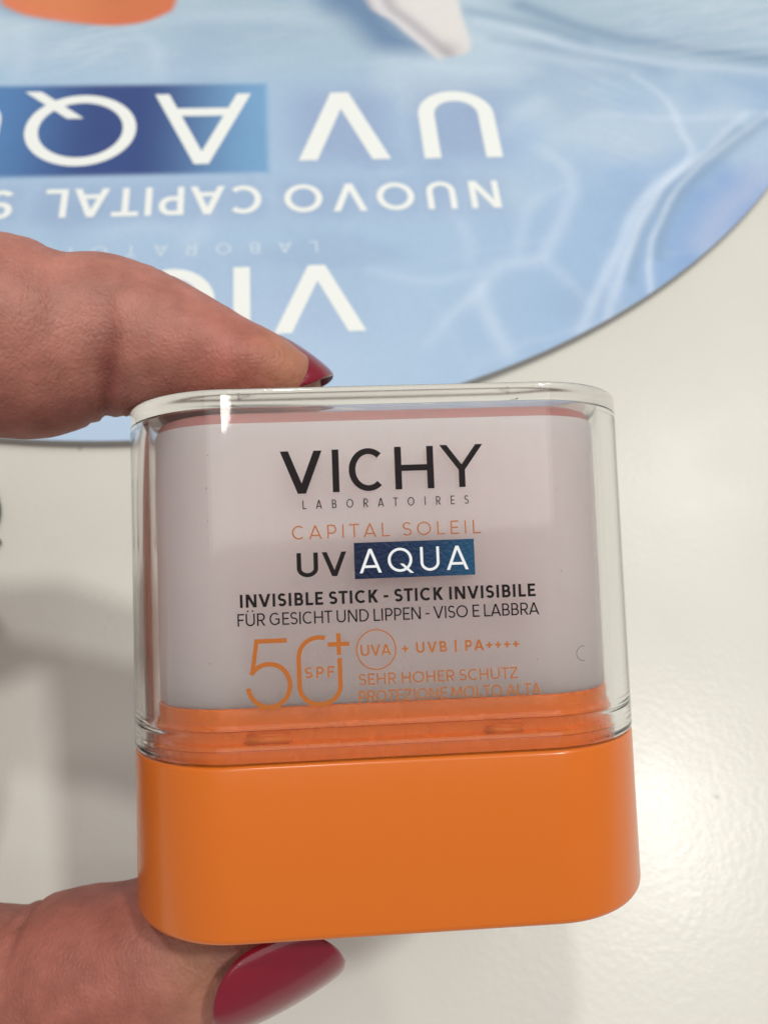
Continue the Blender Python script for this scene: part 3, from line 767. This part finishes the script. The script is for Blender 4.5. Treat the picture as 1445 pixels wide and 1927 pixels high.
ring = [(-106, -4, -112, 11, 10.5), (-100, -3, -121, 9.6, 9.2), (-87, -9, -126, 9, 8.6), (-83, -20, -126, 8.4, 8.2), (-89, -28, -123, 7.8, 7.6), (-100, -29, -118, 7, 7), (-107, -26, -115, 4.6, 4.6), (-109, -25.5, -114.5, 1.2, 1.2)]
little = [(-110, -16, -113, 10, 9.5), (-106, -18, -122, 8.2, 8), (-95, -24, -126, 7.6, 7.4), (-92, -33, -124, 7, 7), (-98, -39, -120, 6.6, 6.4), (-107, -38, -116, 5.8, 5.8), (-112, -35, -114, 3.8, 3.8), (-113.5, -34.5, -113.5, 1, 1)]

def to_local(P): return (np.asarray(P) - PT) @ RP            # rows: inverse rotation
def from_local(Q): return np.asarray(Q) @ RP.T + PT

THUMB_NAIL = ((-10.22, -49.79, -80.35), (0.9366, 0.3504, -.30), (.299, -.655, .80), 7.96, 14.27, .948, .45, .402, .428, (2.24, 1.98))
INDEX_NAIL = ((-8.6, 17.5, -86.7), (.817, -.577, .0), (.577, .81, .16), 5.7, 7.7, math.radians(68), .3, .38)
def nail_rim(c, l, nrm, r, length, th, thick=.45, tip=.34, cut=.28, te=(2.6, 2.1)):
    c = np.array(c, float); l = np.array(l, float); l /= np.linalg.norm(l)
    nrm = np.array(nrm, float); nrm -= l * nrm.dot(l); nrm /= np.linalg.norm(nrm); wv = np.cross(nrm, l); out = []
    for u in (-1, 1):
        for v in np.linspace(0, .8, 40):
            q = max(1 - ((cut - v) / cut) ** 2.2, 0) ** (1 / 2.2) if v < cut else 1.0
            a = th * q * u; out.append(c - nrm * r + l * length * (v - .5) + wv * r * math.sin(a) + nrm * r * math.cos(a))
    return np.array(out)
def build_hand():
    V = []; F = []
    for st, up in ((index, (0, 1, 0)), (thumb, (0, 1, 0)), (palm, (0, 1, 0)), (middle, (.3, .8, .6)), (ring, (.3, .8, .6)), (little, (.3, .8, .6))):
        v, f = finger(st, up); k = len(V); V += list(v); F += [tuple(i + k for i in q) for q in f]
    # web of skin between finger and thumb
    v, f = finger([(-84, 20, -92, 11, 10), (-80, 4, -97, 13, 15), (-78, -18, -99, 13, 17), (-80, -36, -99, 13, 15), (-86, -49, -97, 11, 11)], (-1, 0, 0)); k = len(V)
    V += list(v); F += [tuple(i + k for i in q) for q in f]
    me = bpy.data.meshes.new('tmp'); me.from_pydata([tuple(p * MM) for p in np.array(V)], [], F)
    tmp = bpy.data.objects.new('tmp', me); C.objects.link(tmp)
    bm = bmesh.new(); bm.from_mesh(me); bmesh.ops.recalc_face_normals(bm, faces=bm.faces[:]); bm.to_mesh(me); bm.free()
    md = tmp.modifiers.new('r', 'REMESH'); md.mode = 'VOXEL'; md.voxel_size = .00062; md.use_smooth_shade = True
    sm = tmp.modifiers.new('s', 'SMOOTH'); sm.factor = .5; sm.iterations = 7
    dg = bpy.context.evaluated_depsgraph_get(); ev = tmp.evaluated_get(dg)
    out = bpy.data.meshes.new_from_object(ev)
    bpy.data.objects.remove(tmp); bpy.data.meshes.remove(me)
    n = len(out.vertices); P = np.empty(n * 3, np.float32); out.vertices.foreach_get('co', P); P = P.reshape(n, 3).astype(float) / MM
    Nn = np.empty(n * 3, np.float32); out.vertices.foreach_get('normal', Nn); Nn = Nn.reshape(n, 3).astype(float)
    x, y, z = P[:, 0], P[:, 1], P[:, 2]
    isI = (y > 2) & (x > -60)
    isT = (y < -30) & (x > -60)
    g = lambda v, s: np.exp(-(v / s) ** 2)
    D = np.zeros(n)
    # fold of the last joint of the finger: sharp on the side that touches the cap, running out upward
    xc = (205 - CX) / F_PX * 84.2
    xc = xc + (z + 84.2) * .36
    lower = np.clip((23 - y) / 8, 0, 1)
    D -= isI * .5 * g(x - xc + .25 * np.sin(y * .7), .55) * lower * np.clip((y - 8) / 6 + .8, 0, 1)
    D -= isI * .30 * g(x - xc - 1.6 + .3 * np.sin(y * .9), .35) * np.clip((16 - y) / 6, 0, 1)
    D -= isI * .28 * g(x - xc + 2.0 - .3 * np.sin(y * .8), .4) * np.clip((17 - y) / 6, 0, 1)
    # wrinkles over the knuckle side
    for q, (xx, a, s_) in enumerate(((-33.5, .10, .3), (-31.8, .10, .3), (-25.2, .12, .3), (-23.8, .09, .28), (-22.4, .07, .28), (-35.6, .09, .4), (-38.0, .07, .4))):
        D -= isI * a * g(x - xx + .10 * (y - 20) + .35 * np.sin(y * .8 + q), s_) * np.clip((y - 17) / 6, 0, 1)
    # thumb joint folds
    D -= isT * .50 * g(x + 39.6 + .12 * (y + 50), .6) * np.clip((y + 51) / 5, 0, 1)
    for q, (xx, a, s_) in enumerate(((-36.6, .30, .5), (-34.9, .16, .4), (-33.4, .13, .4), (-38.3, .2, .4), (-31.5, .10, .4))):
        D -= isT * a * g(x - xx + .10 * (y + 55) + .3 * np.sin(y * .7 + q), s_) * np.clip((-52 - y) / 3, 0, 1)
    # fold of skin round the thumb nail
    rim = nail_rim(*THUMB_NAIL); near = np.where(isT & (x > -26))[0]
    dn = np.full(n, 99.0); dn[near] = np.sqrt(((P[near][:, None, :] - rim[None]) ** 2).sum(2)).min(1)
    D += .55 * g(dn - .5, .75)
    # soft irregularity
    D += np.array([.16 * mnoise.noise(Vector(p * .22)) + .06 * mnoise.noise(Vector(p * .7)) for p in P])
    P = P + Nn * D[:, None]
    # skin flattens where it is pressed on the plastic
    Q = to_local(P)
    def inside_sec(q, grow):
        a, b = A_ + grow, B_ + grow; xf = A_ * FF
        e = np.maximum(np.abs(q[:, 0]) - xf, 0) / (a - xf)
        return (e ** 2 + (q[:, 2] / b) ** 2 < 1)
    ins = inside_sec(Q, .3)
    k = ins & (Q[:, 1] > 20) & (Q[:, 1] < ZT + .03); Q[k, 1] = ZT + .03
    k = ins & (Q[:, 1] < 0) & (Q[:, 1] > YB - .03); Q[k, 1] = YB - .03
    P = from_local(Q)
    # tone: redder in the folds and pads, paler where the skin is pressed and over the thumb beside the nail
    tone = lin(205, 148, 133)[None] * np.ones((n, 1))
    def bl(col, f):
        nonlocal tone
        f = np.clip(f, 0, 1)[:, None]; tone = tone * (1 - f) + np.asarray(col)[None] * f
    x, y, z = P.T
    bl(lin(196, 120, 104), isI * g(x + 14, 7) * g(y - 15, 6) * .7)
    bl(lin(214, 164, 130), isI * g(x + 9.5, 3) * .7)
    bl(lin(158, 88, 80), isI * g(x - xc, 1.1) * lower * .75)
    bl(lin(178, 112, 100), isI * g(x + 36, 9) * np.clip((20 - y) / 10, 0, 1) * .5)
    bl(lin(204, 158, 124), isT * g(x + 19.5, 3.6) * g(y + 46.5, 4.5) * .85)
    bl(lin(188, 122, 106), isT * g(x + 31, 8) * .55)
    bl(lin(190, 140, 130), isT * g(x + 15, 2.4) * .4)
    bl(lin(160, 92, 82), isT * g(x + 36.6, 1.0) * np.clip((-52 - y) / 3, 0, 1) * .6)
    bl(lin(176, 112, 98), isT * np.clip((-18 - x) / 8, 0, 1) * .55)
    bl(lin(206, 150, 138), g(dn - .4, .8) * .6)
    nz = np.array([mnoise.noise(Vector(p * .35)) for p in P]); tone *= (1 + .07 * nz)[:, None]
    org = W((-150, -20, -110))
    Rm = (RW @ P.T).T; Rm[:, 2] += CAM_H
    co = Rm * MM - np.array(org)
    out.vertices.foreach_set('co', co.astype(np.float32).ravel()); out.update()
    out.materials.clear(); out.materials.append(M['skin'])
    o = bpy.data.objects.new('hand', out); C.objects.link(o); o.location = org
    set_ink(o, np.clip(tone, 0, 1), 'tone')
    out.polygons.foreach_set('use_smooth', [True] * len(out.polygons))
    tag(o, 'hand with crimson nails pinching the sunscreen stick from the left', 'hand')
    return o
hand = build_hand()

def nail(c, l, nrm, r, length, th, thick=.45, tip=.34, cut=.28, te=(2.6, 2.1), name='fingernail', arch=.9):
    """curved plate: c centre of its back (mm), l towards the tip, nrm outwards, r radius across, th half angle"""
    c = np.array(c, float); l = np.array(l, float); l /= np.linalg.norm(l)
    nrm = np.array(nrm, float); nrm -= l * nrm.dot(l); nrm /= np.linalg.norm(nrm); wv = np.cross(nrm, l)
    nu, nv = 28, 44; V = []; F = []
    for side in (0, 1):
        for j in range(nv + 1):
            v = j / nv
            s = 1.0
            if v > 1 - tip: s = max(1 - ((v - (1 - tip)) / tip) ** te[0], 0) ** (1 / te[1])
            elif v < cut: s = max(1 - ((cut - v) / cut) ** 2.2, 0) ** (1 / 2.2)
            s *= .94 + .06 * math.sin(math.pi * min(v * 1.1, 1))
            for i in range(nu + 1):
                a = th * s * (2 * i / nu - 1)
                edge = max(abs(2 * i / nu - 1) ** 6, (2 * v - 1) ** 12)
                rr = r + (thick * (1 - .8 * edge) if side == 0 else 0) - arch * (2 * v - 1) ** 2 * .6
                V.append(c - nrm * r + l * length * (v - .5) + wv * rr * math.sin(a) + nrm * rr * math.cos(a))
    off = (nu + 1) * (nv + 1)
    for j in range(nv):
        for i in range(nu):
            a = j * (nu + 1) + i; b = a + nu + 1
            F.append((a, a + 1, b + 1, b)); F.append((off + a, off + b, off + b + 1, off + a + 1))
    for j in range(nv):
        for i in (0, nu):
            a = j * (nu + 1) + i; b = a + nu + 1
            F.append((a, b, off + b, off + a))
    org = np.array(hand.location)
    Wd = [np.array(W(p)) - org for p in V]
    o = mesh_obj(name, Wd, F, M['polish'], hand, True)
    bm = bmesh.new(); bm.from_mesh(o.data); bmesh.ops.remove_doubles(bm, verts=bm.verts[:], dist=1e-6); bmesh.ops.recalc_face_normals(bm, faces=bm.faces[:]); bm.to_mesh(o.data); bm.free()
    return o
nail(*THUMB_NAIL)
nail(*INDEX_NAIL, arch=.5)
